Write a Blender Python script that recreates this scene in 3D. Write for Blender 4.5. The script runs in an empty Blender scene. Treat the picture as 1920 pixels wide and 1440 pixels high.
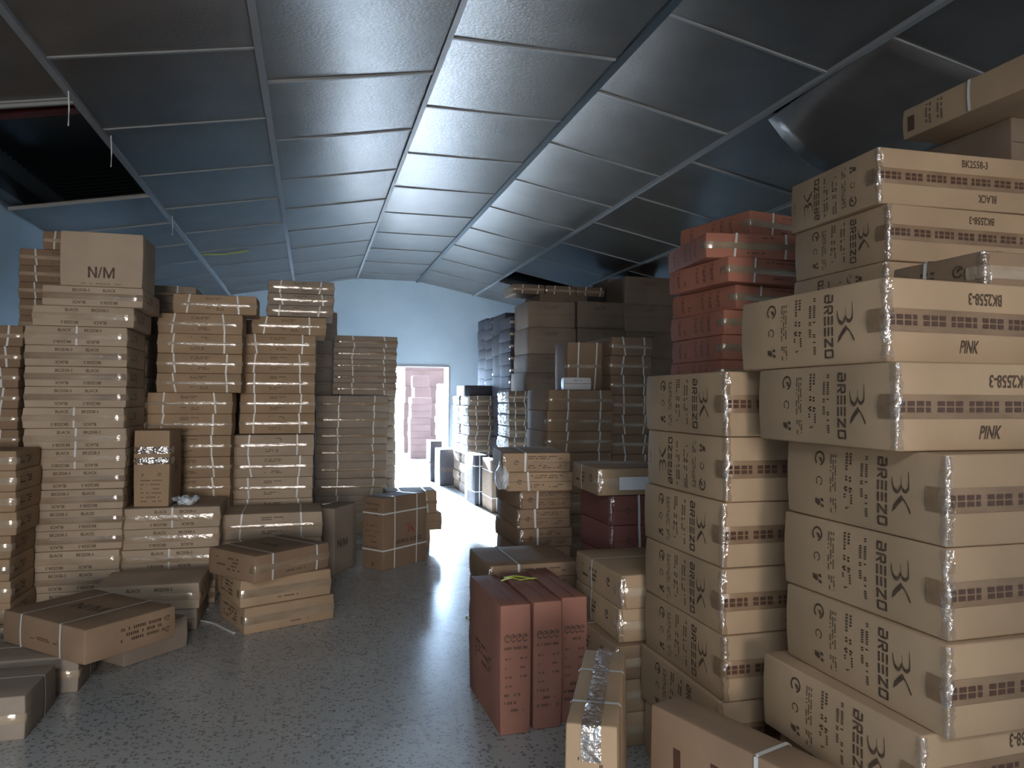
import bpy, bmesh, math, random
from mathutils import Vector, Matrix, noise
random.seed(7)
C = bpy.context.scene.collection
S = bpy.context.scene
PI = math.pi

# ------------------------------------------------------------------ camera
CAMH = 1.5
FPX = 1386.7                       # focal length in pixels of a 1920 wide frame
def _basis():
    vp, roll = (584, 745), math.radians(0.3)
    y = Vector((vp[0]-960, vp[1]-720, FPX)).normalized()
    h = Vector((math.cos(roll), math.sin(roll), 0))
    z = h.cross(y).normalized()
    if z.y > 0: z = -z
    x = y.cross(z)
    return x, y, z
RX, RY, RZ = _basis()              # room axes in camera axes (right, down, forward)
def ray(u, v):
    c = Vector((u-960, v-720, FPX))
    return Vector((RX.dot(c), RY.dot(c), RZ.dot(c)))
def at_y(u, v, Y):                 # point of the room seen at (u, v) in the plane y = Y
    d = ray(u, v); return Vector((d.x*Y/d.y, Y, d.z*Y/d.y + CAMH))
def at_z(u, v, Z):
    d = ray(u, v); t = (Z-CAMH)/d.z; return Vector((d.x*t, d.y*t, Z))
cd = bpy.data.cameras.new('camera'); cam = bpy.data.objects.new('camera', cd); C.objects.link(cam)
cd.sensor_width = 36; cd.lens = FPX/1920*36; cd.clip_start = .05; cd.clip_end = 200
cx = Vector((RX.x, RY.x, RZ.x)); cy = -Vector((RX.y, RY.y, RZ.y)); cz = -Vector((RX.z, RY.z, RZ.z))
m = Matrix((cx, cy, cz)).transposed().to_4x4(); m.translation = (0, 0, CAMH)
cam.matrix_world = m
S.camera = cam

# ------------------------------------------------------------------ light
S.view_settings.view_transform = 'Standard'; S.view_settings.look = 'None'
S.view_settings.gamma = 1; S.view_settings.use_curve_mapping = False
S.view_settings.exposure = 0.18
S.cycles.use_denoising = True
S.cycles.max_bounces = 10; S.cycles.diffuse_bounces = 6; S.cycles.glossy_bounces = 5
S.cycles.sample_clamp_indirect = 12
W = bpy.data.worlds.new('sky'); S.world = W; W.use_nodes = True
nt = W.node_tree; nt.nodes.clear()
wo = nt.nodes.new('ShaderNodeOutputWorld'); bg = nt.nodes.new('ShaderNodeBackground')
tc = nt.nodes.new('ShaderNodeTexCoord'); sp = nt.nodes.new('ShaderNodeSeparateXYZ'); rp = nt.nodes.new('ShaderNodeValToRGB')
mr = nt.nodes.new('ShaderNodeMapRange'); mr.inputs['From Min'].default_value = -1
nt.links.new(tc.outputs['Generated'], sp.inputs[0]); nt.links.new(sp.outputs['Y'], mr.inputs['Value'])
nt.links.new(mr.outputs[0], rp.inputs[0]); nt.links.new(rp.outputs[0], bg.inputs[0]); nt.links.new(bg.outputs[0], wo.inputs[0])
rp.color_ramp.elements[0].position = .50; rp.color_ramp.elements[0].color = (.022, .019, .016, 1)   # shaded yard side
rp.color_ramp.elements[1].position = .84; rp.color_ramp.elements[1].color = (.50, .71, 1.0, 1)    # bright hazy sun side
bg.inputs[1].default_value = 105
def light(name, kind, energy, color, loc, rot=None, **k):
    l = bpy.data.lights.new(name, kind); l.energy = energy; l.color = color
    o = bpy.data.objects.new(name, l); C.objects.link(o); o.location = loc
    if rot is not None: o.rotation_euler = rot
    for a, b in k.items(): setattr(l, a, b)
    return o
sun = light('sun', 'SUN', 200, (.80, .90, 1.0), (0, 30, 12), angle=math.radians(3))
sun.rotation_euler = Vector((.05, -1, -math.tan(math.radians(17)))).to_track_quat('-Z', 'Y').to_euler()
por = light('doorway_daylight', 'AREA', 1, (1, 1, 1), (2.0, 14.75, 1.06), (-PI/2, 0, 0), shape='RECTANGLE', size=1.25, size_y=2.13)
por.data.cycles.is_portal = True
# added area lamp for daylight assumed behind the camera, no door is built
light('assumed_rear_daylight', 'AREA', 650, (1.0, .90, .83), (-.9, -11.6, 1.5), (PI/2, 0, 0), shape='RECTANGLE', size=3.0, size_y=2.8)
# added overhead fill lamp behind the camera, unseen, lifts the floor
light('floor_fill', 'AREA', 175, (.88, .94, 1.0), (-1.0, -2.4, 3.30), (0, 0, 0), shape='RECTANGLE', size=2.2, size_y=1.1)

# ------------------------------------------------------------------ materials
def mat(name, col, rough=.7, metal=0, **k):
    m = bpy.data.materials.new(name); m.use_nodes = True
    b = m.node_tree.nodes['Principled BSDF']
    b.inputs['Base Color'].default_value = (*col, 1); b.inputs['Roughness'].default_value = rough; b.inputs['Metallic'].default_value = metal
    for a, v in k.items(): b.inputs[a.replace('_', ' ')].default_value = v
    return m
def nodes(m): return m.node_tree.nodes, m.node_tree.links, m.node_tree.nodes['Principled BSDF']
def noisy(m, c1, c2, scale, detail=4, bump=0, bscale=None, dist=.002, stretch=(1, 1, 1), objrand=0, lo=.35, hi=.65):
    n, l, b = nodes(m)
    tc = n.new('ShaderNodeTexCoord'); mp = n.new('ShaderNodeMapping'); mp.inputs['Scale'].default_value = stretch
    l.new(tc.outputs['Object'], mp.inputs[0])
    tx = n.new('ShaderNodeTexNoise'); tx.inputs['Scale'].default_value = scale; tx.inputs['Detail'].default_value = detail
    l.new(mp.outputs[0], tx.inputs['Vector'])
    r = n.new('ShaderNodeValToRGB'); r.color_ramp.elements[0].color = (*c1, 1); r.color_ramp.elements[1].color = (*c2, 1)
    r.color_ramp.elements[0].position = lo; r.color_ramp.elements[1].position = hi
    l.new(tx.outputs[0], r.inputs[0]); out = r.outputs[0]
    if objrand:
        oi = n.new('ShaderNodeObjectInfo'); hs = n.new('ShaderNodeHueSaturation')
        a = n.new('ShaderNodeMapRange'); a.inputs['To Min'].default_value = 1-objrand; a.inputs['To Max'].default_value = 1+objrand
        l.new(oi.outputs['Random'], a.inputs[0]); l.new(a.outputs[0], hs.inputs['Value']); l.new(out, hs.inputs['Color']); out = hs.outputs[0]
        ad = n.new('ShaderNodeVectorMath'); ad.operation = 'ADD'
        l.new(oi.outputs['Random'], ad.inputs[1]); l.new(mp.outputs[0], ad.inputs[0]); l.new(ad.outputs[0], tx.inputs['Vector'])
    l.new(out, b.inputs['Base Color'])
    if bump:
        t2 = n.new('ShaderNodeTexNoise'); t2.inputs['Scale'].default_value = bscale or scale; t2.inputs['Detail'].default_value = 3
        l.new(mp.outputs[0], t2.inputs['Vector'])
        bp = n.new('ShaderNodeBump'); bp.inputs['Strength'].default_value = bump; bp.inputs['Distance'].default_value = dist
        l.new(t2.outputs[0], bp.inputs['Height']); l.new(bp.outputs[0], b.inputs['Normal'])
    return m
def kraft(name, c, rough=.80):
    return noisy(mat(name, c, rough, Specular_IOR_Level=.25), [x*.86 for x in c], [min(1, x*1.08) for x in c], 2.2, 5, .25, 9, .004, objrand=.09)
M = {}
M['kraft'] = kraft('kraft cardboard', (.43, .305, .195))
M['tan'] = kraft('light kraft cardboard', (.50, .40, .30))
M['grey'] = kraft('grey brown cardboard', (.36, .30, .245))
M['brown'] = kraft('brown cardboard', (.30, .205, .135))
M['red'] = kraft('reddish cardboard', (.45, .19, .13))
M['redbrown'] = kraft('red brown cardboard', (.36, .17, .125))
M['maroon'] = kraft('dark red cardboard', (.24, .10, .085))
M['black'] = kraft('black carton board', (.045, .045, .055), .4)
M['umber'] = kraft('shade-darkened brown cardboard', (.21, .155, .115))  # brown board darkened so its colour carries the shade of dim cartons
M['dusk'] = kraft('dark blue grey carton board', (.065, .065, .082))  # dark board, its colour lowered further to carry the shade by the aisle
M['white'] = kraft('white carton board', (.75, .76, .78), .5)
M['ink'] = noisy(mat('brown black print ink', (.07, .045, .03), .7), (.055, .034, .022), (.13, .085, .055), 60)
M['redink'] = mat('red print ink', (.30, .04, .05), .7)
M['tape'] = noisy(mat('brown packing tape', (.33, .245, .17), .11, Specular_IOR_Level=1.0), (.28, .205, .14), (.40, .31, .22), 5, 4, .6, 22, .003, (1, 3, 3))
M['cleartape'] = noisy(mat('clear packing tape', (.45, .36, .27), .08, Specular_IOR_Level=1.0), (.40, .31, .22), (.50, .40, .29), 6, 4, .9, 18, .004, (1, 3, 3))
M['printtape'] = noisy(mat('dark brown packing tape', (.25, .165, .10), .22), (.22, .145, .09), (.30, .20, .125), 5, 4, .5, 20, .003, (1, 3, 3))
M['tapeink'] = mat('dark tape print', (.10, .055, .04), .3)
M['strap'] = mat('white plastic strapping', (.70, .73, .72), .35)
def film_mat(name, fac, rough, bsc):
    m = bpy.data.materials.new(name); m.use_nodes = True; n = m.node_tree.nodes; l = m.node_tree.links; n.clear()
    o = n.new('ShaderNodeOutputMaterial'); mx = n.new('ShaderNodeMixShader'); tr = n.new('ShaderNodeBsdfTransparent'); gl = n.new('ShaderNodeBsdfGlossy')
    gl.inputs['Roughness'].default_value = rough; gl.inputs['Color'].default_value = (.95, .97, 1, 1); mx.inputs[0].default_value = fac
    tc = n.new('ShaderNodeTexCoord'); tx = n.new('ShaderNodeTexNoise'); tx.inputs['Scale'].default_value = bsc; tx.inputs['Detail'].default_value = 3
    bp = n.new('ShaderNodeBump'); bp.inputs['Strength'].default_value = .9; bp.inputs['Distance'].default_value = .02
    l.new(tc.outputs['Object'], tx.inputs['Vector']); l.new(tx.outputs[0], bp.inputs['Height']); l.new(bp.outputs[0], gl.inputs['Normal'])
    l.new(tr.outputs[0], mx.inputs[1]); l.new(gl.outputs[0], mx.inputs[2]); l.new(mx.outputs[0], o.inputs[0])
    return m
M['film'] = film_mat('clear stretch film', .24, .12, 26)
M['band'] = film_mat('shiny tape band', .55, .15, 30)
M['plastic'] = noisy(mat('white plastic bag', (.62, .72, .80), .3), (.55, .66, .75), (.75, .82, .88), 9, 3, .8, 14, .01)
M['bubble'] = noisy(mat('white bubble film', (.80, .84, .88), .25), (.7, .75, .8), (.9, .93, .95), 9, 3, .8, 18, .02)
M['paper'] = mat('white paper', (.72, .76, .80), .6)
M['yellow'] = mat('yellow strap offcut', (.50, .60, .05), .4)
M['teal'] = mat('blue label print', (.04, .12, .17), .4)
M['wall'] = noisy(mat('pale blue wall paint', (.3, .4, .47), .75), (.38, .485, .56), (.43, .535, .61), 1.2, 5, .2, 30, .003)
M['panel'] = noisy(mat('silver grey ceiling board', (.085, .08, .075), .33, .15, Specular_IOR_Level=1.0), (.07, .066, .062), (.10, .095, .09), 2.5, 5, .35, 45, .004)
M['rail'] = mat('painted ceiling rail', (.26, .27, .28), .5)
M['railthin'] = mat('thin ceiling rail', (.24, .25, .25), .5)
M['roof'] = mat('corrugated roof sheet', (.10, .13, .15), .35, .7)
M['redsteel'] = mat('red oxide steel', (.20, .03, .03), .6)
M['ground'] = mat('yard concrete', (.11, .11, .105), .9)
M['yardbox'] = kraft('pinkish cardboard', (.125, .085, .08)); M['yardtan'] = kraft('pale pinkish cardboard', (.26, .19, .175))
M['darkslab'] = mat('dark bounce-cutting slab', (.09, .09, .09), .9)
M['foam'] = mat('yellow insulation edge', (.45, .42, .12), .9)

# terrazzo floor
fm = mat('terrazzo floor', (.3, .32, .33), .27, Specular_IOR_Level=.95); n, l, b = nodes(fm); M['floor'] = fm
tc = n.new('ShaderNodeTexCoord')
v = n.new('ShaderNodeTexVoronoi'); v.inputs['Scale'].default_value = 58; l.new(tc.outputs['Object'], v.inputs['Vector'])
v.inputs['Randomness'].default_value = 1
sz = n.new('ShaderNodeMath'); sz.operation = 'LESS_THAN'
sc_ = n.new('ShaderNodeSeparateColor'); l.new(v.outputs['Color'], sc_.inputs[0])
mul = n.new('ShaderNodeMath'); mul.operation = 'MULTIPLY'; mul.inputs[1].default_value = .62; l.new(sc_.outputs[0], mul.inputs[0])
l.new(v.outputs['Distance'], sz.inputs[0]); l.new(mul.outputs[0], sz.inputs[1])
cr = n.new('ShaderNodeValToRGB'); cr.color_ramp.interpolation = 'CONSTANT'
e = cr.color_ramp.elements; e[0].color = (.22, .23, .235, 1); e[1].color = (.46, .46, .45, 1); e[1].position = .62
x = e.new(.3); x.color = (.24, .24, .24, 1); x = e.new(.85); x.color = (.28, .27, .26, 1)
l.new(sc_.outputs[1], cr.inputs[0])
nz = n.new('ShaderNodeTexNoise'); nz.inputs['Scale'].default_value = .9; nz.inputs['Detail'].default_value = 6; l.new(tc.outputs['Object'], nz.inputs['Vector'])
c2 = n.new('ShaderNodeValToRGB'); c2.color_ramp.elements[0].color = (.42, .45, .46, 1); c2.color_ramp.elements[1].color = (.52, .55, .56, 1)
c2.color_ramp.elements[0].position = .35; c2.color_ramp.elements[1].position = .65; l.new(nz.outputs[0], c2.inputs[0])
mx = n.new('ShaderNodeMix'); mx.data_type = 'RGBA'; l.new(sz.outputs[0], mx.inputs[0]); l.new(c2.outputs[0], mx.inputs[6]); l.new(cr.outputs[0], mx.inputs[7])
l.new(mx.outputs[2], b.inputs['Base Color'])
rr = n.new('ShaderNodeMapRange'); rr.inputs['To Min'].default_value = .20; rr.inputs['To Max'].default_value = .34; l.new(nz.outputs[0], rr.inputs[0]); l.new(rr.outputs[0], b.inputs['Roughness'])

# ------------------------------------------------------------------ helpers
def obj(name, me, parent=None):
    o = bpy.data.objects.new(name, me); C.objects.link(o)
    if parent: o.parent = parent
    return o
def fin(bm, name, mats, smooth=False):
    me = bpy.data.meshes.new(name); bm.to_mesh(me); bm.free()
    for q in mats: me.materials.append(M[q] if isinstance(q, str) else q)
    if smooth:
        for p in me.polygons: p.use_smooth = True
    return me
def tag(o, label, cat, group=None):
    o['label'] = label; o['category'] = cat
    if group: o['group'] = group
    return o
def struct(name, me):
    o = obj(name, me); o['kind'] = 'structure'; return o
def add_box(bm, x0, x1, y0, y1, z0, z1, mi=0):
    vs = [bm.verts.new(p) for p in ((x0, y0, z0), (x1, y0, z0), (x1, y1, z0), (x0, y1, z0), (x0, y0, z1), (x1, y0, z1), (x1, y1, z1), (x0, y1, z1))]
    for f in ((3, 2, 1, 0), (4, 5, 6, 7), (0, 1, 5, 4), (1, 2, 6, 5), (2, 3, 7, 6), (3, 0, 4, 7)):
        bm.faces.new([vs[i] for i in f]).material_index = mi
def tube(bm, pts, r, seg=6, flat=1.0):
    rings = []
    for i, p in enumerate(pts):
        p = Vector(p); t = (Vector(pts[min(i+1, len(pts)-1)]) - Vector(pts[max(i-1, 0)])).normalized()
        a = t.cross(Vector((0, 0, 1)));  a = a.normalized() if a.length > 1e-4 else Vector((1, 0, 0)); b_ = t.cross(a)
        rings.append([bm.verts.new(p + a*r*math.cos(2*PI*k/seg) + b_*r*flat*math.sin(2*PI*k/seg)) for k in range(seg)])
    for A, B in zip(rings, rings[1:]):
        for k in range(seg): bm.faces.new((A[k], A[(k+1) % seg], B[(k+1) % seg], B[k]))
    bm.faces.new(rings[0][::-1]); bm.faces.new(rings[-1])

# ------------------------------------------------------------------ lettering (2-D polygons)
_tc = {}
def text2d(s, bold=.02, sh=0):           # font text, centred, cap height about 1
    if (s, bold, sh) in _tc: return _tc[(s, bold, sh)]
    cu = bpy.data.curves.new('lettering', 'FONT'); cu.body = s; cu.offset = bold; cu.resolution_u = 2
    cu.align_x = 'CENTER'; cu.align_y = 'CENTER'; cu.size = 1.35
    o = bpy.data.objects.new('lettering', cu)
    me = o.to_mesh(); r = ([(p.co.x+sh*p.co.y, p.co.y) for p in me.vertices], [tuple(p.vertices) for p in me.polygons])
    o.to_mesh_clear(); bpy.data.objects.remove(o); bpy.data.curves.remove(cu)
    _tc[(s, bold, sh)] = r
    return r
def polys(*ps):
    V, F = [], []
    for p in ps: F.append(tuple(range(len(V), len(V)+len(p)))); V += list(p)
    return V, F
def merge(items):                  # items: (shape, dx, dy, sx, sy)
    V, F = [], []
    for (v_, f_), dx, dy, sx, sy in items:
        k = len(V); V += [(a*sx+dx, b_*sy+dy) for a, b_ in v_]; F += [tuple(i+k for i in f) for f in f_]
    return V, F
def R(x0, y0, x1, y1): return [(x0, y0), (x1, y0), (x1, y1), (x0, y1)]
t = .2
GL = {                             # wide techno capitals, unit cell 1 x 1
 'B': polys(R(0, 0, .9, t), R(0, .41, .9, .41+t*.9), R(.1, 1-t, .9, 1), R(.78, t, 1, 1-t), R(0, 0, .24, .55)),
 'R': polys(R(0, 0, .24, .8), [(0, .8), (.24, .8), (.24, 1), (.12, 1)], R(.24, 1-t, .9, 1), R(.78, .42, 1, .9), R(.3, .38, .9, .56), [(.42, .38), (.68, .38), (1, 0), (.74, 0)]),
 'E': polys(R(0, 0, 1, t), R(0, .4, .95, .6), R(0, 1-t, 1, 1)),
 'Z': polys(R(0, 0, 1, t), R(0, 1-t, 1, 1), [(0, t), (.34, t), (1, 1-t), (.66, 1-t)]),
 'O': polys(R(.08, 0, .92, t), R(.08, 1-t, .92, 1), R(0, .08, .22, .92), R(.78, .08, 1, .92))}
def wordmark():
    it = [(GL[c], i*1.22-3.55, -.5, 1, 1) for i, c in enumerate('BREEZO')]
    return merge(it)
WM = wordmark()
def stroke(pts, w0, w1):           # a tapering pen stroke
    ps = []
    for i in range(len(pts)-1):
        a, b_ = Vector(pts[i]), Vector(pts[i+1]); n_ = Vector((-(b_-a).y, (b_-a).x)).normalized()
        wa, wb = w0+(w1-w0)*i/(len(pts)-1), w0+(w1-w0)*(i+1)/(len(pts)-1); e_ = (b_-a).normalized()*.01
        ps.append([tuple(a-e_+n_*wa/2), tuple(b_+e_+n_*wb/2), tuple(b_+e_-n_*wb/2), tuple(a-e_-n_*wa/2)])
    return polys(*ps)
def logo_k():                      # the angular K emblem with its looped back, about 1 x 1
    q = lambda *p: [((y-650)/440, (x-685)/360) for x, y in p]
    return merge([(g, 0, 0, 1, 1) for g in (
        stroke(q((528, 440), (535, 520), (560, 585), (590, 615)), .03, .12), stroke(q((590, 615), (625, 635), (660, 600), (695, 530)), .13, .08), stroke(q((695, 530), (690, 420)), .03, .015),
        stroke(q((705, 560), (735, 605), (775, 610)), .06, .12), stroke(q((775, 610), (815, 570), (822, 500), (815, 340)), .12, .02),
        stroke(q((712, 690), (620, 780), (570, 840)), .16, .15), stroke(q((570, 840), (535, 905)), .14, .02), stroke(q((712, 700), (770, 760), (810, 820), (845, 890)), .05, .06))])
LK = logo_k()
def nm_mark():                     # N/M in plain bold capitals, height 1
    N_ = polys(R(0, 0, .18, 1), R(.62, 0, .8, 1), [(.18, 1), (.18, .72), (.62, 0), (.62, .28)])
    M_ = polys(R(0, 0, .17, 1), R(.83, 0, 1, 1), [(.17, 1), (.17, .7), (.43, 0), (.5, .18), (.5, .3)], [(.83, 1), (.83, .7), (.57, 0), (.5, .18), (.5, .3)], [(.43, 0), (.57, 0), (.5, .3)])
    S_ = polys([(0, 0), (.13, 0), (.38, 1), (.25, 1)])
    return merge([(N_, -1.2, -.5, 1, 1), (S_, -.33, -.5, 1, 1), (M_, .15, -.5, 1, 1)])
NM = nm_mark()
def ring(r0=.36, r1=.5, a0=.2, a1=5.6, n=14):
    ps = []
    for i in range(n):
        a, b_ = a0+(a1-a0)*i/n, a0+(a1-a0)*(i+1)/n
        ps.append([(r0*math.cos(a), r0*math.sin(a)), (r1*math.cos(a), r1*math.sin(a)), (r1*math.cos(b_), r1*math.sin(b_)), (r0*math.cos(b_), r0*math.sin(b_))])
    return polys(*ps)
CM = merge([(ring(), 0, 0, 1, 1), (polys([(-.1, -.12), (.22, .1), (.3, .34), (-.05, .2)]), 0, 0, 1, 1)])
FP = polys([(-.25, -.5), (.1, -.5), (.3, -.1), (.1, .1), (-.2, 0)], [(-.3, .1), (-.1, .15), (-.05, .45), (-.3, .4)], [(.1, .2), (.35, .1), (.4, .4), (.2, .5)])
def dashes(rows, cols, seed, wsc=.8):
    rnd = random.Random(seed); ps = []
    for i in range(rows):
        x = 0
        while x < cols:
            w = rnd.choice((.5, .9, 1.6, 2.4)); w = min(w, cols-x)
            if rnd.random() < .8:
                k = x
                while k < x+w-.15: ps.append(R(k-cols/2, -i+rows/2-.55, min(k+.26, x+w-.1)-cols/2, -i+rows/2)); k += .38
            x += w+.4
    V, F = polys(*ps)
    return [(a/cols, b_/rows) for a, b_ in V], F

# a label face as a list of (shape, along, up, size_along, size_up, angle, ink)
def side_label(w, h, flip=False, emb=True):     # the end face: print turned a quarter clockwise, along = from far to near
    q = -PI/2
    its = [(CM, .257*w, .80*h, .045, .045, q, 1), (FP, .257*w, .22*h, .04, .04, q, 1), (ring(.3, .4), .257*w, .5*h, .035, .035, q, 1),
           (dashes(3, 9, 3), .35*w, .42*h+.045, h*.5, .03, q, 1), (dashes(3, 5, 4), .35*w, .2*h, h*.2, .03, q, 1),
           (dashes(2, 7, 5), .45*w, .55*h, h*.72, .032, q, 1), (dashes(3, 3, 6), .45*w, .34*h, h*.26, .04, q, 1),
           (dashes(2, 10, 8), .55*w, .52*h, h*.75, .035, q, 1), (WM, .665*w, .5*h, h*.115, .036, q, 1)]
    if emb: its.append((LK, .77*w, .5*h, .085, .07, q, 1))
    its.append((dashes(2, 3, 11), .95*w, .5*h, h*.22, .022, q, 2))
    if flip: its = [(s, w-a, h-b_, sa, sb, r+PI, k) for s, a, b_, sa, sb, r, k in its]
    return its

# ------------------------------------------------------------------ the carton
RD = .007
def grid(L, n):
    a = [-L/2, -L/2+RD*.35, -L/2+RD]; b_ = [-x for x in reversed(a)]
    return a + [a[2]+(b_[0]-a[2])*i/n for i in range(1, n)] + b_
class Shape:                       # size, wobble and face maps of one carton pattern
    def __init__(s, w, d, h, seed, amp=.004):
        s.w, s.d, s.h, s.seed, s.amp = w, d, h, seed, amp
    def warp(s, p):
        q = p*2.6 + Vector((s.seed*7.3, s.seed*3.1, 0)); nv = noise.noise_vector(q)
        k = s.amp*.8
        zz = max(0, min(1, p.z/s.h))
        bul = .9*s.amp*math.sin(PI*zz)
        return Vector((p.x + nv.x*k + bul*(2*p.x/s.w), p.y + nv.y*k + bul*(2*p.y/s.d), p.z + nv.z*k*.25))
    def face(s, f, a, b_, o=.0012):
        w, d, h = s.w, s.d, s.h
        p = {'F': Vector((-w/2+a, -d/2-o, b_)), 'L': Vector((-w/2-o, d/2-a, b_)), 'R': Vector((w/2+o, -d/2+a, b_)), 'T': Vector((-w/2+a, -d/2+b_, h+o)),
             'B': Vector((w/2-a, d/2+o, b_))}[f]
        return s.warp(p)
    def dims(s, f): return {'F': (s.w, s.h), 'L': (s.d, s.h), 'R': (s.d, s.h), 'T': (s.w, s.d), 'B': (s.w, s.h)}[f]
def body_mesh(s, m, prints):
    bm = bmesh.new()
    gx, gy, gz = grid(s.w, 4), grid(s.d, 4), [z+s.h/2 for z in grid(s.h, 3)]
    cache = {}
    def V(i, j, k):
        if (i, j, k) not in cache:
            p = Vector((gx[i], gy[j], gz[k])); q = Vector((max(-s.w/2+RD, min(s.w/2-RD, p.x)), max(-s.d/2+RD, min(s.d/2-RD, p.y)), max(RD, min(s.h-RD, p.z))))
            e = p-q
            if e.length > 1e-6: p = q + e.normalized()*RD
            cache[(i, j, k)] = bm.verts.new(s.warp(p))
        return cache[(i, j, k)]
    X, Y, Z = len(gx)-1, len(gy)-1, len(gz)-1
    for i in range(X):
        for j in range(Y):
            bm.faces.new((V(i, j, 0), V(i, j+1, 0), V(i+1, j+1, 0), V(i+1, j, 0))); bm.faces.new((V(i, j, Z), V(i+1, j, Z), V(i+1, j+1, Z), V(i, j+1, Z)))
        for k in range(Z):
            bm.faces.new((V(i, 0, k), V(i+1, 0, k), V(i+1, 0, k+1), V(i, 0, k+1))); bm.faces.new((V(i, Y, k), V(i, Y, k+1), V(i+1, Y, k+1), V(i+1, Y, k)))
    for j in range(Y):
        for k in range(Z):
            bm.faces.new((V(0, j, k), V(0, j, k+1), V(0, j+1, k+1), V(0, j+1, k))); bm.faces.new((V(X, j, k), V(X, j+1, k), V(X, j+1, k+1), V(X, j, k+1)))
    for f in bm.faces: f.smooth = True
    for f, items in prints.items():
        for shp, a, b_, sa, sb, rot, ink in items:
            c_, s_ = math.cos(rot), math.sin(rot)
            vs = []
            for x, y in shp[0]:
                x, y = x*sa, y*sb
                vs.append(bm.verts.new(s.face(f, a+x*c_-y*s_, b_+x*s_+y*c_)))
            for q in shp[1]:
                try: bm.faces.new([vs[i] for i in q]).material_index = ink
                except ValueError: pass
    return fin(bm, 'carton_body', [m, 'ink', 'tapeink', 'redink', 'teal', 'paper'])
def strip_mesh(s, path, wid, mt, o=.0022, n=10, name='strip', wr=0, prints=None):
    # a ribbon on the carton: path = list of (face, a, b) with the width laid across
    bm = bmesh.new(); rows = []
    rnd = random.Random(s.seed)
    for (f, a, b_, ax) in path:
        row = []
        for k in range(5 if wr else 3):
            t_ = (k-2)*wid/4 if wr else (k-1)*wid/2
            oo = o + (rnd.random()*wr + (0, .0016, .0026, .0016, 0)[k] if wr else 0)
            p = s.face(f, a+(t_ if ax == 'a' else 0), b_+(t_ if ax == 'b' else 0), oo); row.append(bm.verts.new(p))
        rows.append(row)
    for A, B in zip(rows, rows[1:]):
        for k in range(len(A)-1): bm.faces.new((A[k], A[k+1], B[k+1], B[k])).smooth = bool(wr)
    if prints:
        for shp, f, a, b_, sa, sb in prints:
            vs = [bm.verts.new(s.face(f, a+x*sa, b_+y*sb, o+.0042)) for x, y in shp[0]]
            for q in shp[1]: bm.faces.new([vs[i] for i in q]).material_index = 1
    return fin(bm, name, [mt, 'tapeink'])
def lin(a, b_, n): return [a+(b_-a)*i/n for i in range(n+1)]
_cache = {}
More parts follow.
